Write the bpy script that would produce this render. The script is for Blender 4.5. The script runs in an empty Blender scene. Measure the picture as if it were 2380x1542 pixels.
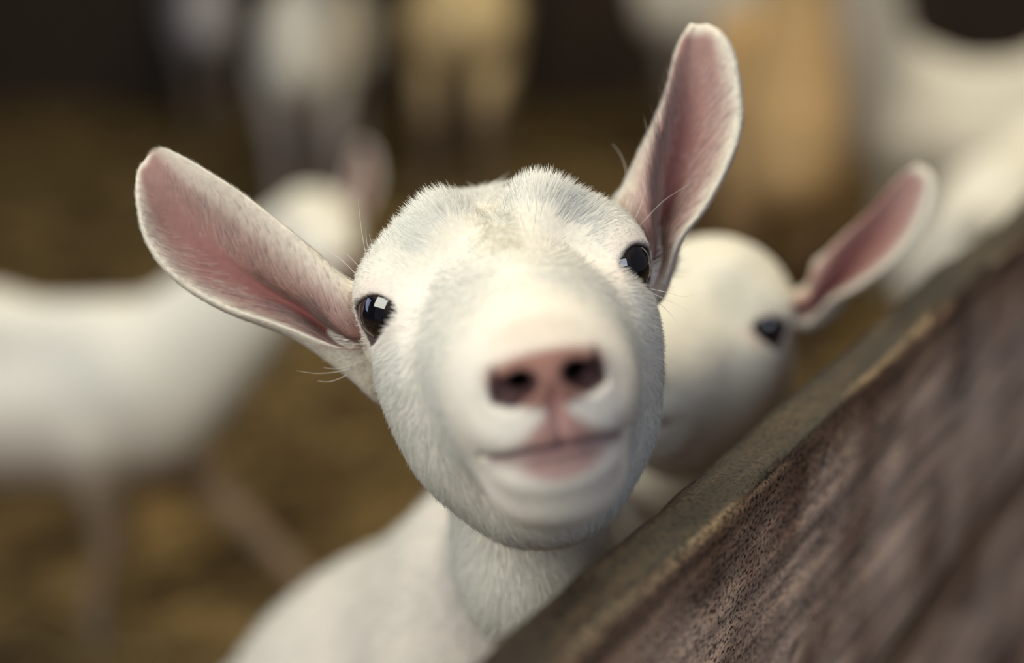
import bpy, math, random
import numpy as np
from mathutils import Vector, Matrix
random.seed(7)
rng = np.random.default_rng(7)
scene = bpy.context.scene
COL = scene.collection

# ------------------------------------------------------------------ camera, world, lights, exposure
PITCH = math.radians(20.7)
CAM = np.array([0.0, 0.0, 1.2])
FOC = 50.0 / 36.0 * 2380.0                      # focal length in pixels of the 2380 px wide frame
RIGHT = np.array([1.0, 0, 0])
FWD = np.array([0, math.cos(PITCH), -math.sin(PITCH)])
UPV = np.array([0, math.sin(PITCH), math.cos(PITCH)])

cd = bpy.data.cameras.new('camera')
cam = bpy.data.objects.new('camera', cd)
COL.objects.link(cam)
cam.location = CAM
cam.rotation_euler = (math.pi / 2 - PITCH, 0, 0)
cd.lens = 50
cd.sensor_width = 36
cd.clip_start = 0.02
cd.dof.use_dof = True
cd.dof.focus_distance = 0.585
cd.dof.aperture_fstop = 1.9
scene.camera = cam

vs = scene.view_settings
scene.display_settings.display_device = 'sRGB'
vs.view_transform = 'Standard'
vs.look = 'None'
vs.gamma = 1
vs.use_curve_mapping = False
vs.exposure = 0.0
scene.cycles.max_bounces = 14
scene.cycles.diffuse_bounces = 9

world = bpy.data.worlds.new('barn_air')
scene.world = world
world.use_nodes = True
wb = world.node_tree.nodes['Background']
wb.inputs[0].default_value = (0.72, 0.68, 0.74, 1)
wb.inputs[1].default_value = 0.13


def area(name, loc, target, sx, sy, power, color):
    ld = bpy.data.lights.new(name, 'AREA')
    ld.shape = 'RECTANGLE'
    ld.size = sx
    ld.size_y = sy
    ld.energy = power
    ld.color = color
    o = bpy.data.objects.new(name, ld)
    COL.objects.link(o)
    o.location = loc
    o.rotation_euler = (Vector(target) - Vector(loc)).to_track_quat('-Z', 'Y').to_euler()
    return o


area('daylight_from_open_side', (-1.40, -0.75, 2.35), (0.0, 0.6, 0.95), 1.6, 1.3, 51, (1.0, 1.0, 0.88))
area('daylight_from_side_window', (1.0, -1.5, 2.3), (0.10, 0.6, 0.9), 1.1, 1.1, 17, (0.74, 0.85, 1.0))
area('roof_skylight', (0.9, 2.9, 3.3), (0.9, 2.8, 0.0), 2.2, 1.4, 62, (1.0, 0.87, 0.60))
area('roof_skylight_near', (-0.1, 1.0, 3.0), (0.0, 0.9, 0.0), 1.8, 1.3, 31, (1.0, 0.94, 0.76))
area('cool_fill_left', (-2.9, 0.9, 1.5), (-0.6, 2.0, 0.45), 1.2, 1.4, 13, (0.58, 0.70, 1.0))  # added cool fill for the left goat's flank; the wall has no doorway


# ------------------------------------------------------------------ coordinate helpers
def P(px, py, d):
    """camera-frame point (x right, y up, z towards the viewer) seen at a pixel, at a depth"""
    return np.array([(px - 1190.0) / FOC * d, -(py - 771.0) / FOC * d, -d])


def to_world(p):
    p = np.asarray(p, float)
    return CAM + p[..., 0:1] * RIGHT + p[..., 1:2] * UPV - p[..., 2:3] * FWD


def W(px, py, d):
    return to_world(P(px, py, d))


def from_world(w):
    q = np.asarray(w, float) - CAM
    return np.stack([q @ RIGHT, q @ UPV, -(q @ FWD)], -1)


def unit(v):
    v = np.asarray(v, float)
    return v / np.maximum(np.linalg.norm(v, axis=-1, keepdims=True), 1e-12)


class Frame:
    """origin and right / up / forward axes of a head, with a scale"""
    def __init__(self, o, f, r, s=1.0):
        self.o = np.asarray(o, float)
        self.F = unit(f)
        r = np.asarray(r, float)
        self.R = unit(r - (r @ self.F) * self.F)
        self.U = np.cross(self.F, self.R)
        self.s = s

    def loc(self, p):
        q = (p - self.o) / self.s
        return np.stack([q @ self.R, q @ self.U, q @ self.F], -1)

    def out(self, l):
        l = np.asarray(l, float) * self.s
        return self.o + l[..., 0:1] * self.R + l[..., 1:2] * self.U + l[..., 2:3] * self.F


# ------------------------------------------------------------------ signed distance shapes
def smin(a, b, k):
    h = np.maximum(k - np.abs(a - b), 0) / k
    return np.minimum(a, b) - h * h * k * 0.25


def smax(a, b, k):
    return -smin(-a, -b, k)


def ell(p, c, r, rot=None):
    q = p - np.asarray(c, float)
    if rot is not None:
        q = q @ rot
    r = np.asarray(r, float)
    k0 = np.linalg.norm(q / r, axis=-1)
    k1 = np.linalg.norm(q / (r * r), axis=-1)
    return k0 * (k0 - 1.0) / np.maximum(k1, 1e-9)


def cone(p, a, b, ra, rb):
    a = np.asarray(a, float)
    b = np.asarray(b, float)
    ab = b - a
    t = np.clip(((p - a) @ ab) / (ab @ ab), 0, 1)
    return np.linalg.norm(p - a - t[..., None] * ab, axis=-1) - (ra + t * (rb - ra))


def chain(p, pts, rads, k=0.01):
    d = None
    for i in range(len(pts) - 1):
        e = cone(p, pts[i], pts[i + 1], rads[i], rads[i + 1])
        d = e if d is None else smin(d, e, k)
    return d


def surface_nets(fn, lo, hi, h, coarse=4, margin=1.9):
    lo = np.asarray(lo, float)
    n = (np.ceil((np.asarray(hi, float) - lo) / h / coarse).astype(int) + 1) * coarse + 1
    H = h * coarse
    nc = (n - 1) // coarse
    ax = [lo[i] + (np.arange(nc[i]) + 0.5) * H for i in range(3)]
    g = np.stack(np.meshgrid(*ax, indexing='ij'), -1).reshape(-1, 3)
    dc = fn(g).reshape(nc)
    D = np.repeat(np.repeat(np.repeat(dc, coarse, 0), coarse, 1), coarse, 2)
    D = np.pad(D, ((0, 1), (0, 1), (0, 1)), mode='edge').astype(np.float32)
    act = np.abs(dc) < H * margin
    A = np.zeros(n, bool)
    A[:-1, :-1, :-1] = np.repeat(np.repeat(np.repeat(act, coarse, 0), coarse, 1), coarse, 2)
    for i in range(3):
        B = A.copy()
        s1 = [slice(None)] * 3
        s0 = [slice(None)] * 3
        s1[i] = slice(1, None)
        s0[i] = slice(0, -1)
        B[tuple(s1)] |= A[tuple(s0)]
        A = B
    ijk = np.argwhere(A)
    out = np.empty(len(ijk), np.float32)
    for s in range(0, len(ijk), 400000):
        out[s:s + 400000] = fn(lo + ijk[s:s + 400000] * h)
    D[A] = out
    ins = D < 0
    # cells with a sign change
    cnt = np.zeros(np.array(n) - 1, np.int8)
    for dx in (0, 1):
        for dy in (0, 1):
            for dz in (0, 1):
                cnt += ins[dx:n[0] - 1 + dx, dy:n[1] - 1 + dy, dz:n[2] - 1 + dz]
    cells = np.argwhere((cnt > 0) & (cnt < 8))
    idx = -np.ones(np.array(n) - 1, np.int64)
    idx[tuple(cells.T)] = np.arange(len(cells))
    acc = np.zeros((len(cells), 3))
    num = np.zeros(len(cells))
    corners = [(a, b, c) for a in (0, 1) for b in (0, 1) for c in (0, 1)]
    for i, ca in enumerate(corners):
        for cb in corners[i + 1:]:
            if sum(abs(x - y) for x, y in zip(ca, cb)) != 1:
                continue
            va = D[cells[:, 0] + ca[0], cells[:, 1] + ca[1], cells[:, 2] + ca[2]]
            vb = D[cells[:, 0] + cb[0], cells[:, 1] + cb[1], cells[:, 2] + cb[2]]
            m = (va < 0) != (vb < 0)
            t = np.where(m, va / np.where(m, va - vb, 1), 0)
            pt = np.array(ca) + t[:, None] * (np.array(cb) - np.array(ca))
            acc[m] += pt[m]
            num[m] += 1
    verts = lo + (cells + acc / num[:, None]) * h
    faces = []
    for ax_ in range(3):
        u_, v_ = (ax_ + 1) % 3, (ax_ + 2) % 3
        s0 = [slice(1, -1)] * 3
        s1 = [slice(1, -1)] * 3
        s0[ax_] = slice(0, -1)
        s1[ax_] = slice(1, None)
        a = ins[tuple(s0)]
        b = ins[tuple(s1)]
        e = np.argwhere(a != b)
        flip = a[tuple(e.T)]
        base = e + 1
        base[:, ax_] -= 1
        q = []
        for du, dv in ((-1, -1), (0, -1), (0, 0), (-1, 0)):
            c = base.copy()
            c[:, u_] += du
            c[:, v_] += dv
            q.append(idx[tuple(c.T)])
        q = np.stack(q, 1)
        q[~flip] = q[~flip][:, ::-1]
        faces.append(q)
    faces = np.concatenate(faces)
    faces = faces[(faces >= 0).all(1)]
    return verts, faces


def relax(v, f, it=1, amt=0.5):
    for _ in range(it):
        acc = np.zeros_like(v)
        num = np.zeros(len(v))
        for i in range(4):
            for j in ((i + 1) % 4, (i - 1) % 4):
                np.add.at(acc, f[:, i], v[f[:, j]])
                np.add.at(num, f[:, i], 1)
        v = v + amt * (acc / np.maximum(num, 1)[:, None] - v)
    return v


def make_mesh(name, v, f, mat, parent=None, col=None, smooth=True, origin=None):
    me = bpy.data.meshes.new(name)
    v = np.asarray(v, float)
    if origin is not None:
        v = v - np.asarray(origin, float)
    if isinstance(f, np.ndarray):
        me.vertices.add(len(v))
        me.vertices.foreach_set('co', v.astype(np.float32).ravel())
        k = f.shape[1]
        me.loops.add(f.size)
        me.loops.foreach_set('vertex_index', f.astype(np.int32).ravel())
        me.polygons.add(len(f))
        me.polygons.foreach_set('loop_start', np.arange(0, f.size, k, dtype=np.int32))
        me.update(calc_edges=True)
        me.validate()
    else:
        me.from_pydata([tuple(x) for x in v], [], [tuple(int(i) for i in q) for q in f])
        me.update()
    if smooth:
        me.polygons.foreach_set('use_smooth', np.ones(len(me.polygons), bool))
    if col is not None:
        a = me.color_attributes.new('tint', 'FLOAT_COLOR', 'POINT')
        c4 = np.ones((len(v), 4), np.float32)
        c4[:, :3] = col
        a.data.foreach_set('color', c4.ravel())
    if mat:
        me.materials.append(mat)
    o = bpy.data.objects.new(name, me)
    COL.objects.link(o)
    if parent is not None:
        o.parent = parent
    if origin is not None and parent is None:
        o.location = origin
    return o


def place(o, root):
    """parent a mesh built in world coordinates under an Empty without moving it"""
    o.parent = root
    o.matrix_parent_inverse = Matrix.Translation(-root.location)
    return o


def tag(o, label=None, cat=None, group=None, kind=None):
    if label:
        o['label'] = label
    if cat:
        o['category'] = cat
    if group:
        o['group'] = group
    if kind:
        o['kind'] = kind
    return o


def empty(name, loc):
    o = bpy.data.objects.new(name, None)
    COL.objects.link(o)
    o.location = loc
    o.empty_display_size = 0.1
    return o


# ------------------------------------------------------------------ materials
def new_mat(name):
    m = bpy.data.materials.new(name)
    m.use_nodes = True
    nt = m.node_tree
    b = nt.nodes['Principled BSDF']
    return m, nt, b


def N(nt, t, **kw):
    n = nt.nodes.new(t)
    for k, v in kw.items():
        if k.startswith('i_'):
            key = k[2:]
            n.inputs[int(key) if key.isdigit() else key].default_value = v
        else:
            setattr(n, k, v)
    return n


def ramp(nt, pairs):
    n = nt.nodes.new('ShaderNodeValToRGB')
    e = n.color_ramp.elements
    while len(e) < len(pairs):
        e.new(0.5)
    for i, (p, c) in enumerate(pairs):
        e[i].position = p
        e[i].color = (*c, 1)
    return n


def skin_mat(name, rough=0.75, bump=0.25, scale=420.0, var=0.10, sub=0.0):
    """short-haired skin: colour from the animal's own markings, fine hair grain in bump and tone"""
    m, nt, b = new_mat(name)
    at = N(nt, 'ShaderNodeAttribute', attribute_name='tint')
    tc = N(nt, 'ShaderNodeTexCoord')
    no = N(nt, 'ShaderNodeTexNoise', i_Scale=scale, i_Detail=3.0)
    nt.links.new(tc.outputs['Object'], no.inputs['Vector'])
    mr = N(nt, 'ShaderNodeMapRange', i_1=0.3, i_2=0.7, i_3=1 - var, i_4=1 + var * 0.4)
    nt.links.new(no.outputs[0], mr.inputs[0])
    mx = N(nt, 'ShaderNodeVectorMath', operation='SCALE')
    nt.links.new(at.outputs['Color'], mx.inputs[0])
    nt.links.new(mr.outputs[0], mx.inputs['Scale'])
    nt.links.new(mx.outputs[0], b.inputs['Base Color'])
    b.inputs['Roughness'].default_value = rough
    b.inputs['Specular IOR Level'].default_value = 0.2
    if sub:
        b.inputs['Subsurface Weight'].default_value = sub
        b.inputs['Subsurface Radius'].default_value = (1.0, 0.4, 0.3)
        b.inputs['Subsurface Scale'].default_value = 0.006
    if bump:
        bp = N(nt, 'ShaderNodeBump', i_Strength=bump, i_Distance=0.001)
        nt.links.new(no.outputs[0], bp.inputs['Height'])
        nt.links.new(bp.outputs[0], b.inputs['Normal'])
    return m


def hair_mat(name, trans=0.25):
    m, nt, b = new_mat(name)
    at = N(nt, 'ShaderNodeAttribute', attribute_name='tint')
    hi = N(nt, 'ShaderNodeHairInfo')
    mr = N(nt, 'ShaderNodeMapRange', i_1=0.0, i_2=1.0, i_3=0.78, i_4=1.06)
    nt.links.new(hi.outputs['Random'], mr.inputs[0])
    mx = N(nt, 'ShaderNodeVectorMath', operation='SCALE')
    nt.links.new(at.outputs['Color'], mx.inputs[0])
    nt.links.new(mr.outputs[0], mx.inputs['Scale'])
    nt.links.new(mx.outputs[0], b.inputs['Base Color'])
    b.inputs['Roughness'].default_value = 0.55
    b.inputs['Specular IOR Level'].default_value = 0.25
    # fine hair lies along the skin: it is shaded half by the lie of the skin below it, half strand by strand
    ln = N(nt, 'ShaderNodeAttribute', attribute_name='lie')
    ge = N(nt, 'ShaderNodeNewGeometry')
    mn = N(nt, 'ShaderNodeMix', data_type='VECTOR', i_0=0.12)
    nt.links.new(ln.outputs['Vector'], mn.inputs[4])
    nt.links.new(ge.outputs['Normal'], mn.inputs[5])
    nn_ = N(nt, 'ShaderNodeVectorMath', operation='NORMALIZE')
    nt.links.new(mn.outputs[1], nn_.inputs[0])
    nt.links.new(nn_.outputs[0], b.inputs['Normal'])
    tr = N(nt, 'ShaderNodeBsdfTranslucent')
    nt.links.new(mx.outputs[0], tr.inputs['Color'])
    ms = N(nt, 'ShaderNodeMixShader', i_0=trans)
    nt.links.new(b.outputs[0], ms.inputs[1])
    nt.links.new(tr.outputs[0], ms.inputs[2])
    nt.links.new(ms.outputs[0], nt.nodes['Material Output'].inputs['Surface'])
    return m


SKIN = skin_mat('goat_skin')
COAT = skin_mat('goat_short_coat', rough=0.85, bump=0.5, scale=180.0, var=0.12)
EARSKIN = skin_mat('ear_skin', rough=0.7, bump=0.3, scale=300.0, var=0.10, sub=0.25)
HAIR = hair_mat('white_hair', 0.06)
m, nt, b = new_mat('eye_gloss')
at = N(nt, 'ShaderNodeAttribute', attribute_name='tint')
nt.links.new(at.outputs['Color'], b.inputs['Base Color'])
b.inputs['Roughness'].default_value = 0.03
b.inputs['Coat Weight'].default_value = 1.0
b.inputs['Coat Roughness'].default_value = 0.02
EYE = m
m, nt, b = new_mat('hoof_horn')
b.inputs['Base Color'].default_value = (0.10, 0.08, 0.06, 1)
b.inputs['Roughness'].default_value = 0.6
HOOF = m


# ------------------------------------------------------------------ the goat's head (shared by every goat)
EYE_C = np.array([0.0450, -0.001, -0.0085])
EYE_R = 0.0135
OPEN_PX = [(842, 716), (850, 705), (860, 697), (870.6, 692), (886, 692), (904, 699), (919, 711), (924.5, 722),
           (917, 736), (909, 748), (893, 768), (883, 778), (868.5, 784), (858, 771), (846, 750), (840, 736)]
HERO = Frame([-.002, .017, -.58], [.12, -.245, .96], [.979, .19, -.074])


def wdir(v):
    return v[0] * RIGHT + v[1] * UPV - v[2] * FWD


def head_frame(px, py, d, f, r, s=1.0):
    """head frame in world space: eye midpoint seen at a pixel, axes given as the camera sees them"""
    return Frame(W(px, py, d)[0] if W(px, py, d).ndim > 1 else W(px, py, d), wdir(f), wdir(r), s)


HW = Frame(to_world(HERO.o), wdir([.12, -.245, .96]), wdir([.979, .19, -.074]))


def eye_axes():
    n = unit(np.array([0.84, 0.05, 0.54]))
    u = unit(np.cross([0, 1.0, 0], n))
    v = np.cross(n, u)
    return n, u, v


def opening_polygon():
    """the eyelid opening in the tangent plane of the goat's left eye, from where it is seen on the right eye"""
    n, u, v = eye_axes()
    out = []
    c = HERO.out(EYE_C * np.array([-1, 1, 1]))
    for px, py in OPEN_PX:
        d = unit(P(px, py, 1.0))
        bq = d @ c
        disc = bq * bq - (c @ c) + (EYE_R + 0.0005) ** 2
        t = bq - math.sqrt(max(disc, 0))
        l = HERO.loc(d * t) * np.array([-1, 1, 1]) - EYE_C
        out.append((l @ u / max(l @ n, 0.003), l @ v / max(l @ n, 0.003)))
    return np.array(out)


POLY = opening_polygon()
_c = POLY.mean(0)
POLY = POLY[np.argsort(np.arctan2(POLY[:, 1] - _c[1], POLY[:, 0] - _c[0]))]


def poly_sd(q):
    """convex-ish signed distance to the eyelid polygon (tangent-plane units)"""
    d = np.full(q.shape[0], 1e9)
    s = np.ones(q.shape[0])
    n = len(POLY)
    for i in range(n):
        a, b_ = POLY[i], POLY[i - 1]
        e = b_ - a
        w = q - a
        t = np.clip((w @ e) / (e @ e), 0, 1)
        dd = w - t[:, None] * e
        d = np.minimum(d, (dd ** 2).sum(1))
        c1 = q[:, 1] >= a[1]
        c2 = q[:, 1] < b_[1]
        c3 = e[0] * w[:, 1] > e[1] * w[:, 0]
        f = (c1 & c2 & c3) | (~c1 & ~c2 & ~c3)
        s = np.where(f, -s, s)
    return s * np.sqrt(d)


def mouth_b(a):
    """height of the mouth line at lateral position a"""
    return -0.0300 - 0.0052 * np.clip((np.abs(a) - 0.010) / 0.016, 0, 1.5) ** 1.6


def nostril_sdf(s):
    """comma-shaped nostril of one (mirrored) side"""
    d = chain(s, [(0.0182, -0.0105, 0.106), (0.0140, -0.0085, 0.111), (0.0075, -0.0040, 0.116)], [0.0022, 0.0038, 0.0034], 0.003)
    d = smin(d, chain(s, [(0.0140, -0.0085, 0.111), (0.0180, -0.0065, 0.107), (0.0190, -0.0010, 0.104)], [0.0034, 0.0026, 0.0010], 0.002), 0.003)
    return smin(d, cone(s, (0.0090, -0.0052, 0.114), (0.0095, -0.0060, 0.094), 0.0036, 0.0040), 0.003)


def head_sdf(l, detail=True):
    s = np.stack([np.abs(l[:, 0]), l[:, 1], l[:, 2]], -1)          # mirrored halves
    d = ell(l, (0, -0.001, -0.036), (0.0450, 0.0300, 0.046))         # cranium
    d = smin(d, ell(s, (0.0205, 0.0252, -0.016), (0.0155, 0.0158, 0.017)), 0.006)  # horn-bud bumps
    d = smin(d, ell(l, (0, -0.014, 0.018), (0.040, 0.029, 0.048)), 0.022)
    d = smin(d, cone(l, (0, 0.003, -0.002), (0, -0.008, 0.092), 0.0215, 0.0160), 0.016)   # bridge of the nose
    d = smin(d, cone(s, (0.0235, -0.016, 0.006), (0.0110, -0.015, 0.078), 0.0180, 0.0140), 0.020)   # broad flat face
    d = smin(d, ell(s, (0.034, 0.012, -0.020), (0.0170, 0.0160, 0.0190)), 0.014)        # temple
    d = smin(d, ell(s, (0.047, 0.003, -0.014), (0.0150, 0.0150, 0.0165)), 0.018)        # brow and orbit
    d = smin(d, ell(s, (0.043, -0.020, 0.000), (0.0140, 0.0220, 0.0270)), 0.016)       # cheekbone
    d = smin(d, ell(s, (0.029, -0.046, 0.004), (0.0262, 0.034, 0.040)), 0.018)          # cheek
    d = smin(d, ell(l, (0, -0.067, 0.016), (0.0390, 0.036, 0.043)), 0.016)              # jaw
    d = smin(d, ell(l, (0, -0.034, 0.050), (0.0345, 0.031, 0.044)), 0.020)              # fills cheek to muzzle
    d = smin(d, ell(l, (0, -0.022, 0.078), (0.0275, 0.024, 0.034)), 0.020)              # muzzle
    d = smin(d, ell(l, (0, -0.008, 0.101), (0.0205, 0.0125, 0.0150)), 0.008)            # nose pad
    d = smin(d, ell(l, (0, -0.024, 0.097), (0.0245, 0.0120, 0.0175)), 0.008)            # upper lip
    d = smin(d, ell(l, (0, -0.041, 0.093), (0.0225, 0.0115, 0.0180)), 0.005)            # lower lip
    d = smin(d, ell(l, (0, -0.055, 0.078), (0.0240, 0.0160, 0.0240)), 0.014)            # chin
    if not detail:
        return d
    # eyelid domes, then the opening cut out to show the eyeball
    rel = s - EYE_C
    rr = np.linalg.norm(rel, axis=1)
    d = smin(d, rr - (EYE_R + 0.0016), 0.006)
    near = rr < 0.03
    if near.any():
        n, u, v = eye_axes()
        w = rel[near]
        cz = w @ n
        q = np.stack([w @ u, w @ v], 1) / np.maximum(cz, 0.002)[:, None]
        hole = np.maximum(poly_sd(q) * EYE_R * 0.8, 0.003 - cz)
        d2 = d.copy()
        d2[near] = smax(d[near], -hole, 0.0012)
        d = d2
        # keep the socket closed behind the eyeball
        d = np.minimum(d, rr - (EYE_R - 0.0015))
    # nostrils
    nos = nostril_sdf(s)
    d = smax(d, -nos, 0.003)
    # mouth line and the groove below the nose
    a, bb, c = l[:, 0], l[:, 1], l[:, 2]
    slab = np.maximum(np.abs(bb - mouth_b(a)) - 0.0006, -(d + 0.0035))
    slab = np.maximum(slab, np.maximum(np.abs(a) - 0.0262, 0.070 - c))
    ph = np.maximum(np.abs(a) - 0.0004, -(d + 0.0018))
    ph = np.maximum(ph, np.maximum(np.abs(bb + 0.019) - 0.0105, 0.09 - c))
    d = smax(d, -slab, 0.0028)
    d = smax(d, -ph, 0.0030)
    return d


def mixc(a, b_, t):
    t = np.clip(t, 0, 1)[:, None]
    return a * (1 - t) + b_ * t


def sstep(e0, e1, x):
    t = np.clip((x - e0) / (e1 - e0), 0, 1)
    return t * t * (3 - 2 * t)


WHITE = np.array([0.80, 0.77, 0.70])
CREAM = np.array([0.78, 0.72, 0.58])
PINK = np.array([0.62, 0.36, 0.33])


def head_colour(l, base=WHITE):
    """natural markings of the head: pink-brown nose and lips, pink skin at the eye corners"""
    a, bb, c = l[:, 0], l[:, 1], l[:, 2]
    s = np.abs(a)
    col = np.tile(base, (len(l), 1)).astype(float)
    col = mixc(col, np.array([0.74, 0.68, 0.55]), sstep(0.0, 0.03, bb) * 0.5)
    # pinkish skin round the eyes, stronger at the inner corner
    e = np.linalg.norm(np.stack([s, bb, c], -1) - EYE_C, axis=1)
    col = mixc(col, np.array([0.62, 0.47, 0.44]), (1 - sstep(0.0145, 0.021, e)) * 0.8)
    e2 = np.linalg.norm(np.stack([s, bb, c], -1) - np.array([0.043, -0.007, 0.012]), axis=1)
    col = mixc(col, np.array([0.60, 0.40, 0.36]), (1 - sstep(0.002, 0.016, e2)) * 0.85)
    rel = np.stack([s, bb, c], -1) - EYE_C
    n_, u_, v_ = eye_axes()
    cz = rel @ n_
    hole = np.full(len(l), 1.0)
    nr = (e < 0.020) & (cz > 0)
    if nr.any():
        hole[nr] = poly_sd(np.stack([rel[nr] @ u_, rel[nr] @ v_], 1) / np.maximum(cz[nr], 0.002)[:, None]) * EYE_R
    col = mixc(col, np.array([0.07, 0.045, 0.045]), 1 - sstep(0.0001, 0.0010, hole))
    # nose pad
    q = np.sqrt((a / 0.0225) ** 2 + ((bb + 0.0050) / 0.0100) ** 2)
    t = (1 - sstep(0.78, 1.10, q)) * sstep(0.092, 0.100, c)
    col = mixc(col, np.array([0.27, 0.135, 0.112]), t)
    tt = (1 - sstep(0.3, 1.0, np.sqrt((a / 0.024) ** 2 + ((bb - 0.004) / 0.016) ** 2))) * sstep(0.078, 0.096, c)
    col = mixc(col, np.array([0.50, 0.40, 0.33]), tt * 0.55 * (1 - t))
    nos = nostril_sdf(np.stack([s, bb, c], -1))
    col = mixc(col, np.array([0.05, 0.022, 0.025]), 1 - sstep(-0.0002, 0.0012, nos))
    # philtrum and lips
    w = 0.004 + 0.012 * sstep(-0.014, -0.028, bb)
    t = (1 - sstep(0.55, 1.2, s / w)) * sstep(-0.0315, -0.028, bb) * (1 - sstep(-0.014, -0.009, bb)) * sstep(0.085, 0.10, c)
    col = mixc(col, np.array([0.40, 0.195, 0.18]), t * 0.9)
    mb = bb - mouth_b(a)
    t = (1 - sstep(0.0012, 0.0045, np.abs(mb + 0.0003))) * (1 - sstep(0.022, 0.027, s)) * sstep(0.07, 0.08, c)
    col = mixc(col, np.array([0.28, 0.17, 0.175]), t * 0.9)
    t = (1 - sstep(0.5, 1.1, np.sqrt((a / 0.019) ** 2 + ((bb + 0.0365) / 0.0075) ** 2))) * sstep(0.08, 0.09, c)
    col = mixc(col, np.array([0.40, 0.215, 0.20]), t * 0.85)
    return col


def pinkness(l):
    """bare regions with little hair"""
    a, bb, c = l[:, 0], l[:, 1], l[:, 2]
    s = np.abs(a)
    q = np.sqrt((a / 0.0240) ** 2 + ((bb + 0.0070) / 0.0120) ** 2)
    t = (1 - sstep(0.85, 1.15, q)) * sstep(0.092, 0.10, c)
    w = 0.005 + 0.012 * sstep(-0.014, -0.028, bb)
    t = np.maximum(t, (1 - sstep(0.7, 1.3, s / w)) * sstep(-0.033, -0.029, bb) * (1 - sstep(-0.014, -0.009, bb)) * sstep(0.085, 0.10, c))
    t = np.maximum(t, (1 - sstep(0.8, 1.15, np.sqrt((a / 0.021) ** 2 + ((bb + 0.0355) / 0.0085) ** 2))) * sstep(0.075, 0.085, c))
    return t


# ------------------------------------------------------------------ ears: lofts of closed rings
def catmull(x, n, closed):
    x = np.asarray(x, float)
    m_ = len(x)
    seg = m_ if closed else m_ - 1
    t = np.linspace(0, seg, n, endpoint=not closed)
    i = np.minimum(t.astype(int), seg - 1)
    f = (t - i)[:, None]

    def g(k):
        return x[k % m_] if closed else x[np.clip(k, 0, m_ - 1)]
    p0, p1, p2, p3 = g(i - 1), g(i), g(i + 1), g(i + 2)
    sh = (n,) + x.shape[1:]
    p0, p1, p2, p3 = [q.reshape(n, -1) for q in (p0, p1, p2, p3)]
    r = 0.5 * (2 * p1 + (p2 - p0) * f + (2 * p0 - 5 * p1 + 4 * p2 - p3) * f ** 2 + (3 * p1 - p0 - 3 * p2 + p3) * f ** 3)
    return r.reshape(sh)


# each ring: top rim, flap, upper lip of the channel, channel, lower lip, lower rim, outer curve (three) ; (x, y, depth)
EAR_A = [
    [(866, 645, .606), (850, 715, .600), (838, 785, .598), (830, 800, .612), (824, 811, .602), (815, 820, .599), (905, 948, .618), (915, 850, .655), (890, 720, .650)],
    [(818, 653, .603), (806, 720, .596), (792, 770, .597), (786, 784, .617), (775, 797, .604), (755, 802, .598), (812, 880, .614), (825, 800, .640), (815, 700, .635)],
    [(748, 597, .601), (742, 668, .597), (722, 710, .601), (714, 728, .618), (690, 746, .607), (650, 758, .598), (690, 790, .610), (720, 730, .634), (740, 650, .626)],
    [(655, 520, .600), (642, 600, .604), (615, 648, .611), (602, 665, .617), (566, 690, .610), (515, 708, .598), (528, 722, .606), (590, 660, .629), (640, 580, .620)],
    [(560, 447, .602), (545, 520, .608), (516, 570, .613), (496, 592, .614), (462, 622, .609), (408, 640, .598), (412, 648, .606), (480, 590, .625), (535, 500, .617)],
    [(470, 389, .604), (458, 450, .608), (436, 490, .612), (420, 512, .612), (395, 540, .609), (346, 560, .600), (348, 564, .607), (410, 500, .620), (450, 435, .614)],
    [(412, 357, .606), (402, 395, .609), (386, 425, .610), (374, 442, .610), (356, 462, .608), (322, 476, .603), (324, 480, .609), (370, 430, .617), (398, 385, .613)],
    [(378, 344, .608), (368, 362, .610), (357, 380, .610), (350, 392, .610), (338, 404, .609), (318, 416, .607), (320, 418, .611), (350, 388, .616), (365, 362, .613)],
    [(352, 350, .610), (347, 356, .611), (342, 364, .611), (338, 370, .611), (334, 376, .611), (326, 384, .610), (328, 386, .612), (340, 370, .614), (347, 358, .612)],
]
EAR_B = [
    [(1428, 570, .640), (1475, 585, .622), (1510, 606, .614), (1520, 616, .632), (1526, 626, .622), (1524, 690, .616), (1532, 700, .630), (1500, 640, .665), (1450, 590, .660)],
    [(1419, 482, .640), (1472, 505, .616), (1516, 545, .610), (1527, 552, .634), (1545, 556, .622), (1578, 562, .614), (1584, 562, .626), (1540, 540, .662), (1460, 500, .658)],
    [(1447, 432, .640), (1484, 445, .616), (1520, 482, .612), (1540, 490, .634), (1575, 490, .626), (1632, 486, .616), (1638, 484, .626), (1570, 470, .656), (1490, 440, .652)],
    [(1482, 360, .638), (1502, 375, .619), (1520, 420, .615), (1556, 428, .634), (1610, 418, .629), (1686, 388, .618), (1691, 386, .628), (1620, 400, .652), (1530, 370, .648)],
    [(1520, 282, .636), (1528, 300, .623), (1534, 335, .619), (1580, 336, .634), (1635, 322, .632), (1712, 303, .622), (1717, 302, .630), (1640, 318, .649), (1560, 290, .645)],
    [(1550, 208, .636), (1551, 225, .627), (1556, 252, .624), (1596, 250, .634), (1648, 240, .633), (1715, 228, .626), (1719, 227, .633), (1650, 235, .647), (1585, 220, .644)],
    [(1567, 132, .637), (1568, 146, .631), (1573, 164, .629), (1604, 164, .634), (1645, 156, .634), (1702, 136, .630), (1706, 134, .636), (1650, 150, .645), (1595, 142, .643)],
    [(1584, 86, .638), (1586, 92, .634), (1590, 100, .633), (1610, 102, .635), (1638, 98, .635), (1676, 82, .633), (1680, 80, .638), (1640, 92, .643), (1602, 90, .642)],
    [(1604, 54, .639), (1606, 58, .637), (1608, 62, .636), (1616, 63, .637), (1626, 62, .637), (1642, 57, .637), (1644, 55, .639), (1628, 58, .641), (1612, 56, .640)],
]


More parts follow.
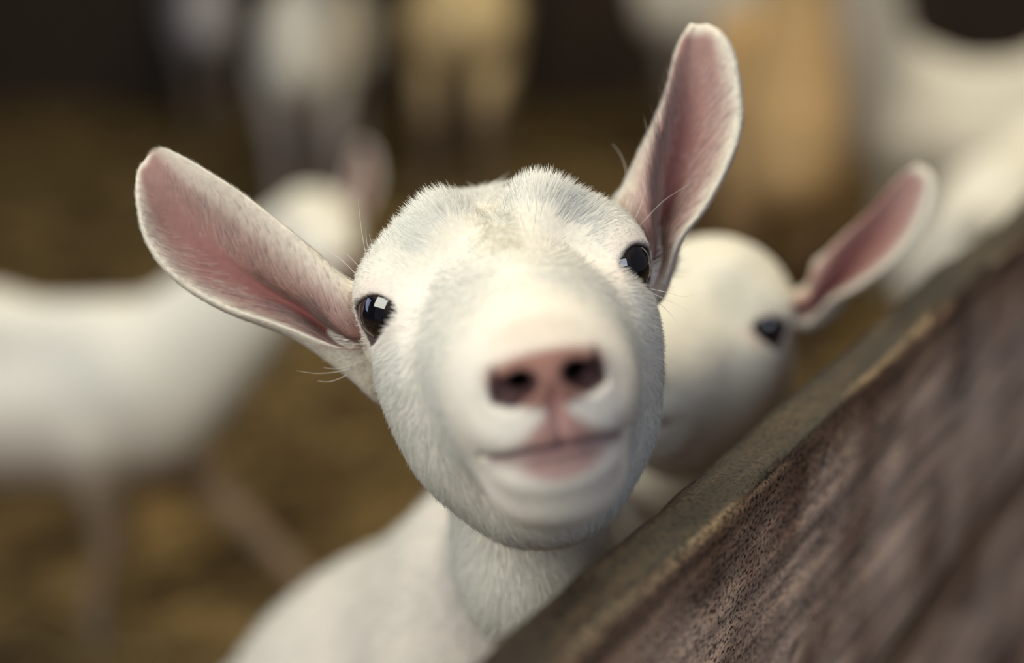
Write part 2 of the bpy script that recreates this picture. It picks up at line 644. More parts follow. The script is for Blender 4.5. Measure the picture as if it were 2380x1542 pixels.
def ear_rings(table):
    t = np.array([[P(*q) for q in ring] for ring in table])
    t = HERO.loc(t.reshape(-1, 3)).reshape(t.shape)
    root = np.array([math.copysign(0.034, t[0, :, 0].mean()), -0.020, -0.034])
    first = t[0].mean(0) * 0.35 + root * 0.65 + (t[0] - t[0].mean(0)) * 0.55     # the ear is rooted inside the head
    return np.concatenate([first[None], t])


def ear_loft(rings, ns=70, nt=64):
    rows = np.stack([catmull(r, nt, True) for r in rings])           # stations x nt x 3
    rows = catmull(rows, ns, False)
    ns_ = rows.shape[0]
    v = rows.reshape(-1, 3)
    tip = rows[-1].mean(0)
    f = []
    for i in range(ns_ - 1):
        for j in range(nt):
            k = (j + 1) % nt
            f.append((i * nt + j, i * nt + k, (i + 1) * nt + k, (i + 1) * nt + j))
    v = np.vstack([v, tip[None]])
    t = len(v) - 1
    fan = [((ns_ - 1) * nt + j, (ns_ - 1) * nt + (j + 1) % nt, t) for j in range(nt)]
    sI = np.repeat(np.linspace(0, 1, ns_), nt)
    tI = np.tile(np.arange(nt) / nt, ns_) * 9.0                      # 0 top rim .. 5 lower rim .. 9
    f = f + [tuple(range(nt))[::-1]]
    return v, f + fan, np.append(sI, 1.0), np.append(tI, 0.0)


EAR_INNER = np.array([0.29, 0.115, 0.105])
EAR_LIGHT = np.array([0.35, 0.205, 0.185])


def ear_colour(sI, tI, outer=np.array([0.74, 0.67, 0.57]), inner=EAR_INNER):
    ins = sstep(0.15, 1.6, tI) * (1 - sstep(4.1, 5.0, tI))
    col = mixc(np.tile(outer, (len(sI), 1)), EAR_LIGHT, ins)
    core = np.exp(-((tI - 3.0) / 1.15) ** 2) * (1 - sstep(0.50, 0.85, sI)) * sstep(0.0, 0.2, sI + 0.1)
    col = mixc(col, inner, core * 0.75)
    col = mixc(col, outer, sstep(0.90, 0.99, sI))
    deep = np.exp(-((tI - 3.0) / 0.45) ** 2) * (1 - sstep(0.18, 0.5, sI))
    col = mixc(col, np.array([0.36, 0.10, 0.11]), deep)
    return col


RING_A = ear_rings(EAR_A)
RING_B = ear_rings(EAR_B)


# ------------------------------------------------------------------ hair
def hair_object(name, parent, roots, normals, flow, length, lift, radius, col, npts=4, jitter=0.11, curl=0.6, mat=None):
    n = len(roots)
    cu = bpy.data.hair_curves.new(name)
    cu.add_curves([npts] * n)
    flow = flow - (flow * normals).sum(1, keepdims=True) * normals
    flow = unit(flow + 1e-9)
    rnd = rng.normal(0, jitter, (n, 3))
    rnd -= 0.75 * (rnd * normals).sum(1, keepdims=True) * normals
    d0 = unit(np.cos(lift)[:, None] * flow + np.sin(lift)[:, None] * normals + rnd)
    d1 = unit(flow + 0.04 * normals + rnd)
    s = np.linspace(0, 1, npts)[None, :, None]
    L = length[:, None, None]
    pts = roots[:, None] - normals[:, None] * 0.0004 + L * (s * d0[:, None] + curl * 0.5 * s * s * (d1 - d0)[:, None])
    cu.position_data.foreach_set('vector', pts.astype(np.float32).ravel())
    ra = cu.attributes.new('radius', 'FLOAT', 'POINT')
    prof = np.array([1.0, 0.9, 0.62, 0.12]) if npts == 4 else np.linspace(1, 0.15, npts)
    ra.data.foreach_set('value', (radius[:, None] * prof[None]).astype(np.float32).ravel())
    a = cu.attributes.new('tint', 'FLOAT_COLOR', 'CURVE')
    c4 = np.ones((n, 4), np.float32)
    c4[:, :3] = col
    a.data.foreach_set('color', c4.ravel())
    lie = cu.attributes.new('lie', 'FLOAT_VECTOR', 'CURVE')
    lie.data.foreach_set('vector', normals.astype(np.float32).ravel())
    cu.materials.append(mat or HAIR)
    o = bpy.data.objects.new(name, cu)
    COL.objects.link(o)
    o.parent = parent
    return o


def sample_mesh(v, f, n, weight=None):
    """n random points on a quad mesh, weighted by area times weight(centre)"""
    q = v[f]
    d1 = q[:, 2] - q[:, 0]
    d2 = q[:, 3] - q[:, 1]
    nr = np.cross(d1, d2) * 0.5
    ar = np.linalg.norm(nr, axis=1)
    w = ar if weight is None else ar * weight(q.mean(1))
    tot = w.sum()
    n = int(n if n > 1 else n * tot)
    cdf = np.cumsum(w) / tot
    i = np.searchsorted(cdf, rng.random(n))
    i = np.minimum(i, len(f) - 1)
    a, b_ = rng.random((2, n, 1))
    p = (q[i, 0] * (1 - a) + q[i, 1] * a) * (1 - b_) + (q[i, 3] * (1 - a) + q[i, 2] * a) * b_
    return p, unit(nr[i]), i


def vertex_normals(v, f):
    q = v[f]
    nr = np.cross(q[:, 2] - q[:, 0], q[:, 3] - q[:, 1])
    vn = np.zeros_like(v)
    for k in range(4):
        np.add.at(vn, f[:, k], nr)
    return unit(vn)


def eyeball(name, frame, side, parent_root, dark=1.0):
    n, u, v = eye_axes()
    n, u, v = [q * np.array([side, 1, 1]) for q in (n, u, v)]
    c = (EYE_C + np.array([0.0016, 0.0, 0.0004])) * np.array([side, 1, 1])
    ns, nr = 48, 32
    vs_, fs, col = [], [], []
    for i in range(nr + 1):
        th = math.pi * i / nr
        for j in range(ns):
            ph = 2 * math.pi * j / ns
            bulge = 1.0 + 0.02 * max(0, math.cos(th)) ** 6
            l = c + EYE_R * 1.085 * bulge * (math.cos(th) * n + math.sin(th) * (math.cos(ph) * u + math.sin(ph) * v))
            vs_.append(l)
            e = math.hypot(math.sin(th) * math.cos(ph) / 0.80, math.sin(th) * math.sin(ph) / 0.64)
            t = min(max((e - 0.86) / 0.12, 0), 1) if th < 1.7 else 1
            t2 = min(max((e - 1.25) / 0.15, 0), 1)
            cc = np.array([0.004, 0.004, 0.007]) * (1 - t) + np.array([0.040, 0.028, 0.024]) * t
            cc = cc * (1 - t2) + np.array([0.10, 0.07, 0.06]) * t2
            col.append(cc)
    for i in range(nr):
        for j in range(ns):
            k = (j + 1) % ns
            q = (i * ns + j, i * ns + k, (i + 1) * ns + k, (i + 1) * ns + j)
            fs.append(q if side < 0 else q[::-1])
    w = frame.out(np.array(vs_))
    o = make_mesh(name, w, np.array(fs), EYE, None, np.array(col))
    return place(o, parent_root)


# ------------------------------------------------------------------ goat builder
Z = np.array([0, 0, 1.0])


def hoof_mesh():
    def fn(p):
        d = None
        for sx in (-1, 1):
            q = p - np.array([sx * 0.010, 0, 0])
            e = cone(q, (0, 0.020, 0.006), (0, -0.012, 0.008), 0.0075, 0.0095)
            e = smin(e, cone(q, (0, -0.004, 0.010), (0, -0.014, 0.040), 0.010, 0.010), 0.006)
            e = np.maximum(e, -p[:, 2])
            d = e if d is None else np.minimum(d, e)
        return d
    v, f = surface_nets(fn, (-.03, -.04, -.006), (.03, .04, .05), 0.003, 2)
    return v, f


HOOF_V, HOOF_F = hoof_mesh()


def add_hooves(feet, yaw, root, k=1.0):
    me = None
    for i, (q, n) in enumerate(feet):
        if me is None:
            o = make_mesh('hoof', HOOF_V * k, HOOF_F, HOOF)
            me = o.data
        else:
            o = bpy.data.objects.new('hoof', me)
            COL.objects.link(o)
        o.parent = root
        o.location = Vector(q) - root.location
        if n is None:
            o.rotation_euler = (0, 0, yaw)
        else:
            o.rotation_euler = n


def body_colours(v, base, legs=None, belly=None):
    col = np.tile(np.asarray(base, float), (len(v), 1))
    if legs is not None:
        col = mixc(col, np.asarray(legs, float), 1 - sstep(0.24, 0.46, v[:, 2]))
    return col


def goat(label, S, Hp, back, frame, base=WHITE, legs=None, h=0.011, head_h=None, ear_turn=(None, None), ear_shift=None, feet=None,
         group='goats of the herd behind', tail=True, neck_r=1.0, ear_inner=EAR_INNER, dip=0.0, deep=0.0):
    S = np.array([*S, 0.0])
    Hp = np.array([*Hp, 0.0])
    k = back / 0.62
    A = unit(S - Hp)
    Lt = np.array([A[1], -A[0], 0])
    rot = np.stack([A, Lt, Z], 1)
    L = np.linalg.norm(S - Hp)
    mid = (S + Hp) / 2
    hb = frame.out((0, -0.008, -0.045))
    hb2 = frame.out((0, -0.050, -0.022))
    ft = []
    legsd = []
    for i, sgn in enumerate((-1, 1)):
        a0 = S + Lt * sgn * 0.075 * k + Z * (0.40 * k)
        kn = S + Lt * sgn * 0.070 * k + Z * (0.215 * k) + A * 0.015
        fo = S + Lt * sgn * 0.065 * k + A * 0.01
        if feet is not None and feet[i] is not None:
            fo = S + Lt * sgn * 0.065 * k + A * feet[i][0] + Lt * feet[i][1]
            kn = (a0 + fo) / 2 + Z * 0.01 + A * 0.02
        pt = fo + Z * 0.075 * k - A * 0.005
        legsd.append(([a0, kn, pt, fo + Z * 0.028], [0.050 * k, 0.0235 * k, 0.0175 * k, 0.0185 * k]))
        ft.append(fo)
        a0 = Hp + Lt * sgn * 0.065 * k + Z * (0.44 * k)
        st = Hp + Lt * sgn * 0.080 * k + Z * (0.335 * k) + A * 0.07 * k
        hk = Hp + Lt * sgn * 0.070 * k + Z * (0.215 * k) - A * 0.075 * k
        fo = Hp + Lt * sgn * 0.070 * k - A * 0.045 * k
        pt = fo + Z * 0.075 * k - A * 0.008
        legsd.append(([a0, st, hk, pt, fo + Z * 0.028], [0.075 * k, 0.052 * k, 0.0235 * k, 0.0175 * k, 0.0185 * k]))
        ft.append(fo)

    def fn(p):
        d = ell(p, S + Z * (back - 0.165 * k), (0.15 * k, 0.092 * k, 0.150 * k), rot)
        d = smin(d, ell(p, mid + Z * (back - 0.185 * k - dip - deep), (L / 2 + 0.10 * k, 0.125 * k, 0.140 * k), rot), 0.07 * k)
        d = smin(d, ell(p, Hp + Z * (back - 0.140 * k + dip * 0.7), (0.135 * k, 0.100 * k, 0.130 * k), rot), 0.07 * k)
        d = smin(d, chain(p, [S + Z * (back - 0.045 * k), mid + Z * (back - 0.050 * k - dip), Hp + Z * (back - 0.055 * k + dip * 0.7)], [0.045 * k, 0.048 * k, 0.05 * k], 0.08 * k), 0.05 * k)
        d = smin(d, cone(p, S + A * 0.07 * k + Z * (back - 0.11 * k), hb, 0.085 * k * neck_r, 0.046), 0.05)
        d = smin(d, cone(p, S + A * 0.10 * k + Z * (back - 0.20 * k), hb2, 0.070 * k * neck_r, 0.030), 0.05)
        if tail:
            tb = Hp - A * 0.12 * k + Z * (back - 0.06 * k)
            d = smin(d, chain(p, [tb, tb - A * 0.045 * k + Z * 0.005 * k, tb - A * 0.075 * k - Z * 0.07 * k], [0.022, 0.020, 0.010]), 0.02)
        for pts, rr in legsd:
            d = smin(d, chain(p, pts, rr, 0.015), 0.03)
        d = smin(d, head_sdf(frame.loc(p), False) * frame.s, 0.02)
        return d
    hp = np.stack([frame.out(q) for q in ((0, 0, 0.13), (0.07, 0, -0.09), (-0.07, 0, -0.09), (0, 0.07, -0.05), (0, -0.1, 0.05))])
    allp = np.vstack([hp, S + A * 0.2, S - A * .2, Hp - A * 0.28 * k, S + Lt * .2, Hp + Lt * .2, S - Lt * .2, Hp - Lt * .2, S + Z * (back + 0.05), *[f[None] for f in ft]])
    lo, hi = allp.min(0) - 0.05, allp.max(0) + 0.05
    lo[2] = -0.012
    v, f = surface_nets(fn, lo, hi, h)
    if head_h:
        blo, bhi = hp.min(0) - 0.04, hp.max(0) + 0.04
        inb = ((v > blo + 2.2 * h) & (v < bhi - 2.2 * h)).all(1)
        f = f[~inb[f].all(1)]

        def fn2(p):
            base_d = fn(p)
            return smin(base_d, head_sdf(frame.loc(p), True) * frame.s, 0.001) if False else np.where(
                frame.loc(p)[:, 2] > -0.03, head_blend(p), base_d)

        def head_blend(p):
            l = frame.loc(p)
            d = head_sdf(l, True) * frame.s
            d = smin(d, cone(p, S + A * 0.07 * k + Z * (back - 0.11 * k), hb, 0.085 * k * neck_r, 0.046), 0.02)
            d = smin(d, cone(p, S + A * 0.10 * k + Z * (back - 0.20 * k), hb2, 0.070 * k * neck_r, 0.030), 0.02)
            return d
        v2, f2 = surface_nets(head_blend, blo, bhi, head_h)
        f = np.vstack([f, f2 + len(v)])
        v = np.vstack([v, v2])
    root = empty('goat', tuple(mid))
    tag(root, label, 'goat', group)
    l = frame.loc(v)
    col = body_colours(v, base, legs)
    isH = (l[:, 2] > -0.03) & (np.abs(l[:, 0]) < 0.075) & (np.abs(l[:, 1]) < 0.13)
    col[isH] = head_colour(l[isH], np.asarray(base, float))
    used = np.unique(f)
    re = -np.ones(len(v), int)
    re[used] = np.arange(len(used))
    place(make_mesh('body', v[used], re[f], COAT, None, col[used]), root)
    for side in (-1, 1):
        eyeball('eye', frame, side, root)
    for i in (0, 1):
        R = (RING_A, RING_B)[i]
        v_, f_, sI, tI = ear_loft(R, 34, 40)
        if ear_turn[i] is not None:
            pv = R[0].mean(0)
            M = np.array(ear_turn[i].to_matrix())
            w = sstep(0.0, 0.25, sI)[:, None]
            v_ = v_ * (1 - w) + ((v_ - pv) @ M.T + pv) * w
        if ear_shift is not None and ear_shift[i] is not None:
            v_ = v_ + np.array(ear_shift[i])
        o = make_mesh('ear', frame.out(v_), f_, EARSKIN, None, ear_colour(sI, tI, outer=np.asarray(base) * 0.95, inner=ear_inner))
        place(o, root)
    yaw = math.atan2(A[0], -A[1]) 
    add_hooves([(tuple(q), None) for q in ft], math.atan2(A[1], A[0]) + math.pi / 2, root, k)
    return root


# ------------------------------------------------------------------ setting: straw floor and barn walls
def noise_floor():
    m, nt, b = new_mat('straw_litter')
    tc = N(nt, 'ShaderNodeTexCoord')
    n1 = N(nt, 'ShaderNodeTexNoise', i_Scale=6.0, i_Detail=3.0, i_Roughness=0.55)
    n2 = N(nt, 'ShaderNodeTexNoise', i_Scale=24.0, i_Detail=6.0, i_Roughness=0.75)
    for n in (n1, n2):
        nt.links.new(tc.outputs['Object'], n.inputs['Vector'])
    mx = N(nt, 'ShaderNodeMix', data_type='FLOAT', i_0=0.35)
    nt.links.new(n1.outputs[0], mx.inputs[2])
    nt.links.new(n2.outputs[0], mx.inputs[3])
    r = ramp(nt, [(0.30, (0.030, 0.020, 0.011)), (0.45, (0.075, 0.049, 0.024)), (0.54, (0.17, 0.112, 0.048)), (0.63, (0.40, 0.27, 0.115))])
    nt.links.new(mx.outputs[0], r.inputs[0])
    nt.links.new(r.outputs[0], b.inputs['Base Color'])
    b.inputs['Roughness'].default_value = 0.95
    b.inputs['Specular IOR Level'].default_value = 0.1
    bp = N(nt, 'ShaderNodeBump', i_Strength=0.8, i_Distance=0.03)
    nt.links.new(n2.outputs[0], bp.inputs['Height'])
    nt.links.new(bp.outputs[0], b.inputs['Normal'])
    return m


def box(name, lo, hi, mat):
    x0, y0, z0 = lo
    x1, y1, z1 = hi
    v = [(x0, y0, z0), (x1, y0, z0), (x1, y1, z0), (x0, y1, z0), (x0, y0, z1), (x1, y0, z1), (x1, y1, z1), (x0, y1, z1)]
    f = [(0, 3, 2, 1), (4, 5, 6, 7), (0, 1, 5, 4), (1, 2, 6, 5), (2, 3, 7, 6), (3, 0, 4, 7)]
    return make_mesh(name, v, f, mat, smooth=False)


FLOOR = noise_floor()
tag(box('floor', (-4.5, -1.5, -0.2), (6.5, 6.6, 0.0), FLOOR), kind='structure')


def wall_mat():
    m, nt, b = new_mat('dark_barn_boards')
    tc = N(nt, 'ShaderNodeTexCoord')
    mp = N(nt, 'ShaderNodeMapping')
    mp.inputs['Scale'].default_value = (8, 8, 0.7)
    nt.links.new(tc.outputs['Object'], mp.inputs[0])
    n = N(nt, 'ShaderNodeTexNoise', i_Scale=2.0, i_Detail=5.0)
    nt.links.new(mp.outputs[0], n.inputs[0])
    r = ramp(nt, [(0.3, (0.022, 0.015, 0.012)), (0.7, (0.060, 0.042, 0.030))])
    nt.links.new(n.outputs[0], r.inputs[0])
    nt.links.new(r.outputs[0], b.inputs['Base Color'])
    b.inputs['Roughness'].default_value = 0.9
    return m


WALL = wall_mat()
tag(box('wall_back', (-4.5, 5.9, 0.0), (6.5, 6.1, 3.2), WALL), kind='structure')
tag(box('wall_left', (-3.3, -1.5, 0.0), (-3.1, 5.9, 3.2), WALL), kind='structure')

# loose straw: short flattened stalks lying over each other
def straw(n):
    x = rng.uniform(-3.0, 4.5, n)
    y = rng.uniform(0.9, 5.8, n)
    th = rng.uniform(0, math.pi, n)
    ln = rng.uniform(0.05, 0.16, n)
    w = rng.uniform(0.0018, 0.0035, n)
    z0 = rng.uniform(0.002, 0.02, n)
    z1 = rng.uniform(0.002, 0.03, n)
    c = np.stack([x, y, (z0 + z1) / 2 + 0.002], 1)
    a = np.stack([np.cos(th) * ln / 2, np.sin(th) * ln / 2, (z1 - z0) / 2], 1)
    s = np.stack([-np.sin(th) * w, np.cos(th) * w, np.zeros(n)], 1)
    t = np.stack([np.zeros(n), np.zeros(n), w * 0.7], 1)
    v = np.stack([c - a - s, c - a + t, c - a + s, c + a - s, c + a + t, c + a + s], 1).reshape(-1, 3)
    b0 = np.arange(n)[:, None] * 6
    f = np.concatenate([b0 + np.array([0, 3, 4, 1]), b0 + np.array([1, 4, 5, 2]), b0 + np.array([2, 5, 3, 0])])
    g = rng.uniform(0.55, 1.15, n)
    col = np.repeat(np.array([[0.42, 0.30, 0.12]]) * g[:, None], 6, 0)
    return v, f, col


m, nt, b = new_mat('straw')
at = N(nt, 'ShaderNodeAttribute', attribute_name='tint')
nt.links.new(at.outputs['Color'], b.inputs['Base Color'])
b.inputs['Roughness'].default_value = 0.6
STRAW = m
v, f, col = straw(9000)
o = make_mesh('straw_bedding', v, f, STRAW, None, col, smooth=False)
tag(o, 'loose golden brown straw scattered over the barn floor', 'straw', kind='stuff')

# ------------------------------------------------------------------ the pen fence of weathered planks
BU = unit(np.array([0.545, 0.8385, 0]))           # along the plank
BN = np.array([BU[1], -BU[0], 0])                 # towards the viewer's side
TOPZ, PLANK_H, THICK = 0.936, 0.192, 0.027
FRONT = -0.199
NAILS = [(0.570, 0.916, 0.0032), (0.805, 0.869, 0.0062), (0.549, 0.823, 0.0036), (0.972, 0.755, 0.0045), (0.930, 0.642, 0.0050), (0.20, 0.88, 0.003)]


def wood_mat():
    m, nt, b = new_mat('weathered_plank')
    at = N(nt, 'ShaderNodeAttribute', attribute_name='grain')      # position along, across, around the plank
    mp = N(nt, 'ShaderNodeMapping')
    mp.inputs['Scale'].default_value = (9, 90, 90)
    nt.links.new(at.outputs['Vector'], mp.inputs[0])
    g = N(nt, 'ShaderNodeTexNoise', i_Scale=1.0, i_Detail=6.0, i_Roughness=0.6)
    nt.links.new(mp.outputs[0], g.inputs['Vector'])
    big = N(nt, 'ShaderNodeTexNoise', i_Scale=14.0, i_Detail=3.0)
    nt.links.new(at.outputs['Vector'], big.inputs['Vector'])
    mp2 = N(nt, 'ShaderNodeMapping')
    mp2.inputs['Scale'].default_value = (430, 560, 560)
    nt.links.new(at.outputs['Vector'], mp2.inputs[0])
    fine = N(nt, 'ShaderNodeTexNoise', i_Scale=1.0, i_Detail=2.0)
    nt.links.new(mp2.outputs[0], fine.inputs['Vector'])
    ti = N(nt, 'ShaderNodeAttribute', attribute_name='tint')       # worn edge / face / near-black nail holes, as laid down on the mesh
    r1 = ramp(nt, [(0.30, (0.30, 0.27, 0.27)), (0.48, (0.85, 0.85, 0.85)), (0.68, (1.7, 1.6, 1.45))])
    nt.links.new(g.outputs[0], r1.inputs[0])
    r2 = ramp(nt, [(0.32, (0.50, 0.44, 0.43)), (0.5, (1.0, 1.0, 1.0)), (0.66, (1.35, 1.38, 1.42))])
    nt.links.new(big.outputs[0], r2.inputs[0])
    r3 = ramp(nt, [(0.36, (0.14, 0.12, 0.12)), (0.45, (0.85, 0.85, 0.85)), (0.66, (1.5, 1.45, 1.3))])
    nt.links.new(fine.outputs[0], r3.inputs[0])
    out = ti.outputs['Color']
    for r in (r1, r2, r3):
        mu = N(nt, 'ShaderNodeVectorMath', operation='MULTIPLY')
        nt.links.new(out, mu.inputs[0])
        nt.links.new(r.outputs[0], mu.inputs[1])
        out = mu.outputs[0]
    nt.links.new(out, b.inputs['Base Color'])
    b.inputs['Roughness'].default_value = 0.62
    b.inputs['Specular IOR Level'].default_value = 0.35
    bp = N(nt, 'ShaderNodeBump', i_Strength=0.5, i_Distance=0.0012)
    ad = N(nt, 'ShaderNodeMath', operation='ADD')
    nt.links.new(g.outputs[0], ad.inputs[0])
    nt.links.new(fine.outputs[0], ad.inputs[1])
    nt.links.new(ad.outputs[0], bp.inputs['Height'])
    nt.links.new(bp.outputs[0], b.inputs['Normal'])
    return m


WOOD = wood_mat()


def vnoise(x, seed, octaves=3):
    r = np.random.default_rng(seed)
    y = np.zeros_like(x)
    for o_ in range(octaves):
        tab = r.normal(0, 1, 4096)
        xx = x * 2 ** o_ + 1000
        i = np.floor(xx).astype(int)
        t = xx - i
        t = t * t * (3 - 2 * t)
        y += (tab[i % 4096] * (1 - t) + tab[(i + 1) % 4096] * t) / 2 ** o_
    return y


def plank(name, top, height, root, s0=-0.9, s1=2.2, seed=1, main=True):
    dense = np.arange(0.15, 1.15, 0.0016 if main else 0.004)
    s = np.concatenate([np.arange(s0, 0.15, 0.012), dense, np.arange(1.15, s1, 0.012)])
    hf = np.concatenate([np.linspace(0.0, 0.012, 7)[1:], np.linspace(0.014, height, 120 if main else 40)])
    # profile round the plank: (across from back -THICK..0, down)
    prof = []
    for t in np.linspace(0, 1, 13):
        prof.append((-THICK + THICK * t, 0.0))
    for q in hf:
        prof.append((0.0, q))
    prof.append((-THICK * 0.5, height))
    for q in np.linspace(height, 0.004, 12):
        prof.append((-THICK, q))
    prof = np.array(prof)
    npf = len(prof)
    Sg, Pg = np.meshgrid(s, np.arange(npf), indexing='ij')
    ac = prof[Pg, 0].copy()
    dn = prof[Pg, 1].copy()
    # rounded, worn and chipped front edge, wavy back edge
    we = np.clip(0.0020 + 0.0012 * vnoise(s * 22, seed), 0.0008, 0.006)[:, None]
    front_k = np.clip((ac + THICK) / THICK, 0, 1)
    distf = np.where(dn <= 0, -ac, dn)
    fall = np.clip(1 - distf / 0.008, 0, 1) ** 2
    ac = ac - fall * we * 0.9
    dn = dn + fall * we * 0.9
    bk = np.clip(1 - np.abs(ac + THICK) / 0.006, 0, 1) ** 2 * (dn < 0.01)
    dn = dn + bk * np.clip(0.0018 + 0.0016 * vnoise(s * 16, seed + 5), 0, 0.006)[:, None]
    ac = ac + (0.0006 * vnoise(s * 9, seed + 9))[:, None]
    dn = dn + (0.0010 * vnoise(s * 5, seed + 2))[:, None] * (dn < height * 0.5)
    face = (prof[Pg, 0] == 0.0) & (prof[Pg, 1] > 0)
    topf = prof[Pg, 1] == 0.0
    col = np.zeros(Sg.shape + (3,))
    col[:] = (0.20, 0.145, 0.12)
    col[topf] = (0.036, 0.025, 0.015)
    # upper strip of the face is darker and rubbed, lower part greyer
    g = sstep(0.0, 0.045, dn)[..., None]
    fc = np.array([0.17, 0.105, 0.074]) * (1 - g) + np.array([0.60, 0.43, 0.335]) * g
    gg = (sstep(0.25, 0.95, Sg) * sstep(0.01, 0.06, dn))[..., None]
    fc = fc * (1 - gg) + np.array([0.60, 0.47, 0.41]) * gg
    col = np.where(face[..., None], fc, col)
    # pale worn line of bare wood on the edge
    ew = np.clip(1 - np.abs(distf - 0.0012) / (0.0022 + 0.0012 * vnoise(s * 30, seed + 3))[:, None].clip(0.6e-3, 1), 0, 1)
    worn = np.clip(0.75 + 0.40 * vnoise(s * 14, seed + 4), 0, 1)[:, None]
    e_ = (ew * worn)[..., None]
    col = col * (1 - e_) + np.array([0.33, 0.24, 0.155]) * e_
    z = top - dn
    dep = np.zeros_like(ac)
    if main:
        for (ns_, nz, r_) in NAILS:
            q = np.sqrt(((Sg - ns_) / (r_ * 1.7)) ** 2 + ((z - nz - (Sg - ns_) * 0.4) / (r_ * 1.9)) ** 2)
            w_ = (1 - sstep(0.78, 1.10, q)) * face
            dep += w_ * 0.0035
            col = col * (1 - w_[..., None] * 0.97) + np.array([0.010, 0.008, 0.008]) * w_[..., None] * 0.97
    ac = ac - dep
    v = BU * Sg[..., None] + BN * (FRONT + ac)[..., None] + Z * z[..., None]
    n = len(s)
    idx = np.arange(n * npf).reshape(n, npf)
    nx = np.roll(idx, -1, axis=1)
    f = np.stack([idx[:-1], nx[:-1], nx[1:], idx[1:]], -1).reshape(-1, 4)
    vv = v.reshape(-1, 3)
    fl = [f]
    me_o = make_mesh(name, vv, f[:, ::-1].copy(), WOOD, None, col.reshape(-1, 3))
    # end caps
    gr = me_o.data.attributes.new('grain', 'FLOAT_VECTOR', 'POINT')
    gv = np.stack([Sg + seed * 3.7, dn + seed, ac], -1).reshape(-1, 3).astype(np.float32)
    if len(me_o.data.vertices) == len(gv):
        gr.data.foreach_set('vector', gv.ravel())
    import bmesh
    bm = bmesh.new()
    bm.from_mesh(me_o.data)
    bm.verts.ensure_lookup_table()
    for row, rev in ((idx[0], False), (idx[-1], True)):
        try:
            bm.faces.new([bm.verts[i] for i in (row if not rev else row[::-1])])
        except ValueError:
            pass
    bm.to_mesh(me_o.data)
    bm.free()
    return place(me_o, root)


fence = empty('pen_fence', (0.11, 0.55, 0.0))
tag(fence, 'weathered brown wooden plank fence of the pen crossing the lower right corner', 'fence')
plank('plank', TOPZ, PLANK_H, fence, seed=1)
zt = TOPZ - PLANK_H - 0.010
k_ = 2
while zt > 0.05:
    hgt = min(PLANK_H, zt - 0.0)
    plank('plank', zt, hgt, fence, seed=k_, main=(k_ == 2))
    zt -= PLANK_H + 0.010
    k_ += 1
for sp in (-0.8, 2.1):
    c0 = BU * sp + BN * (FRONT - THICK - 0.046)
    vv, ff = [], []
    for zz in (0.0, TOPZ - 0.02):
        for a_, b_ in ((-1, -1), (1, -1), (1, 1), (-1, 1)):
            vv.append(c0 + BU * a_ * 0.045 + BN * b_ * 0.045 + Z * zz)
    ff = [(0, 3, 2, 1), (4, 5, 6, 7), (0, 1, 5, 4), (1, 2, 6, 5), (2, 3, 7, 6), (3, 0, 4, 7)]
    place(make_mesh('post', vv, ff, WALL, smooth=False), fence)

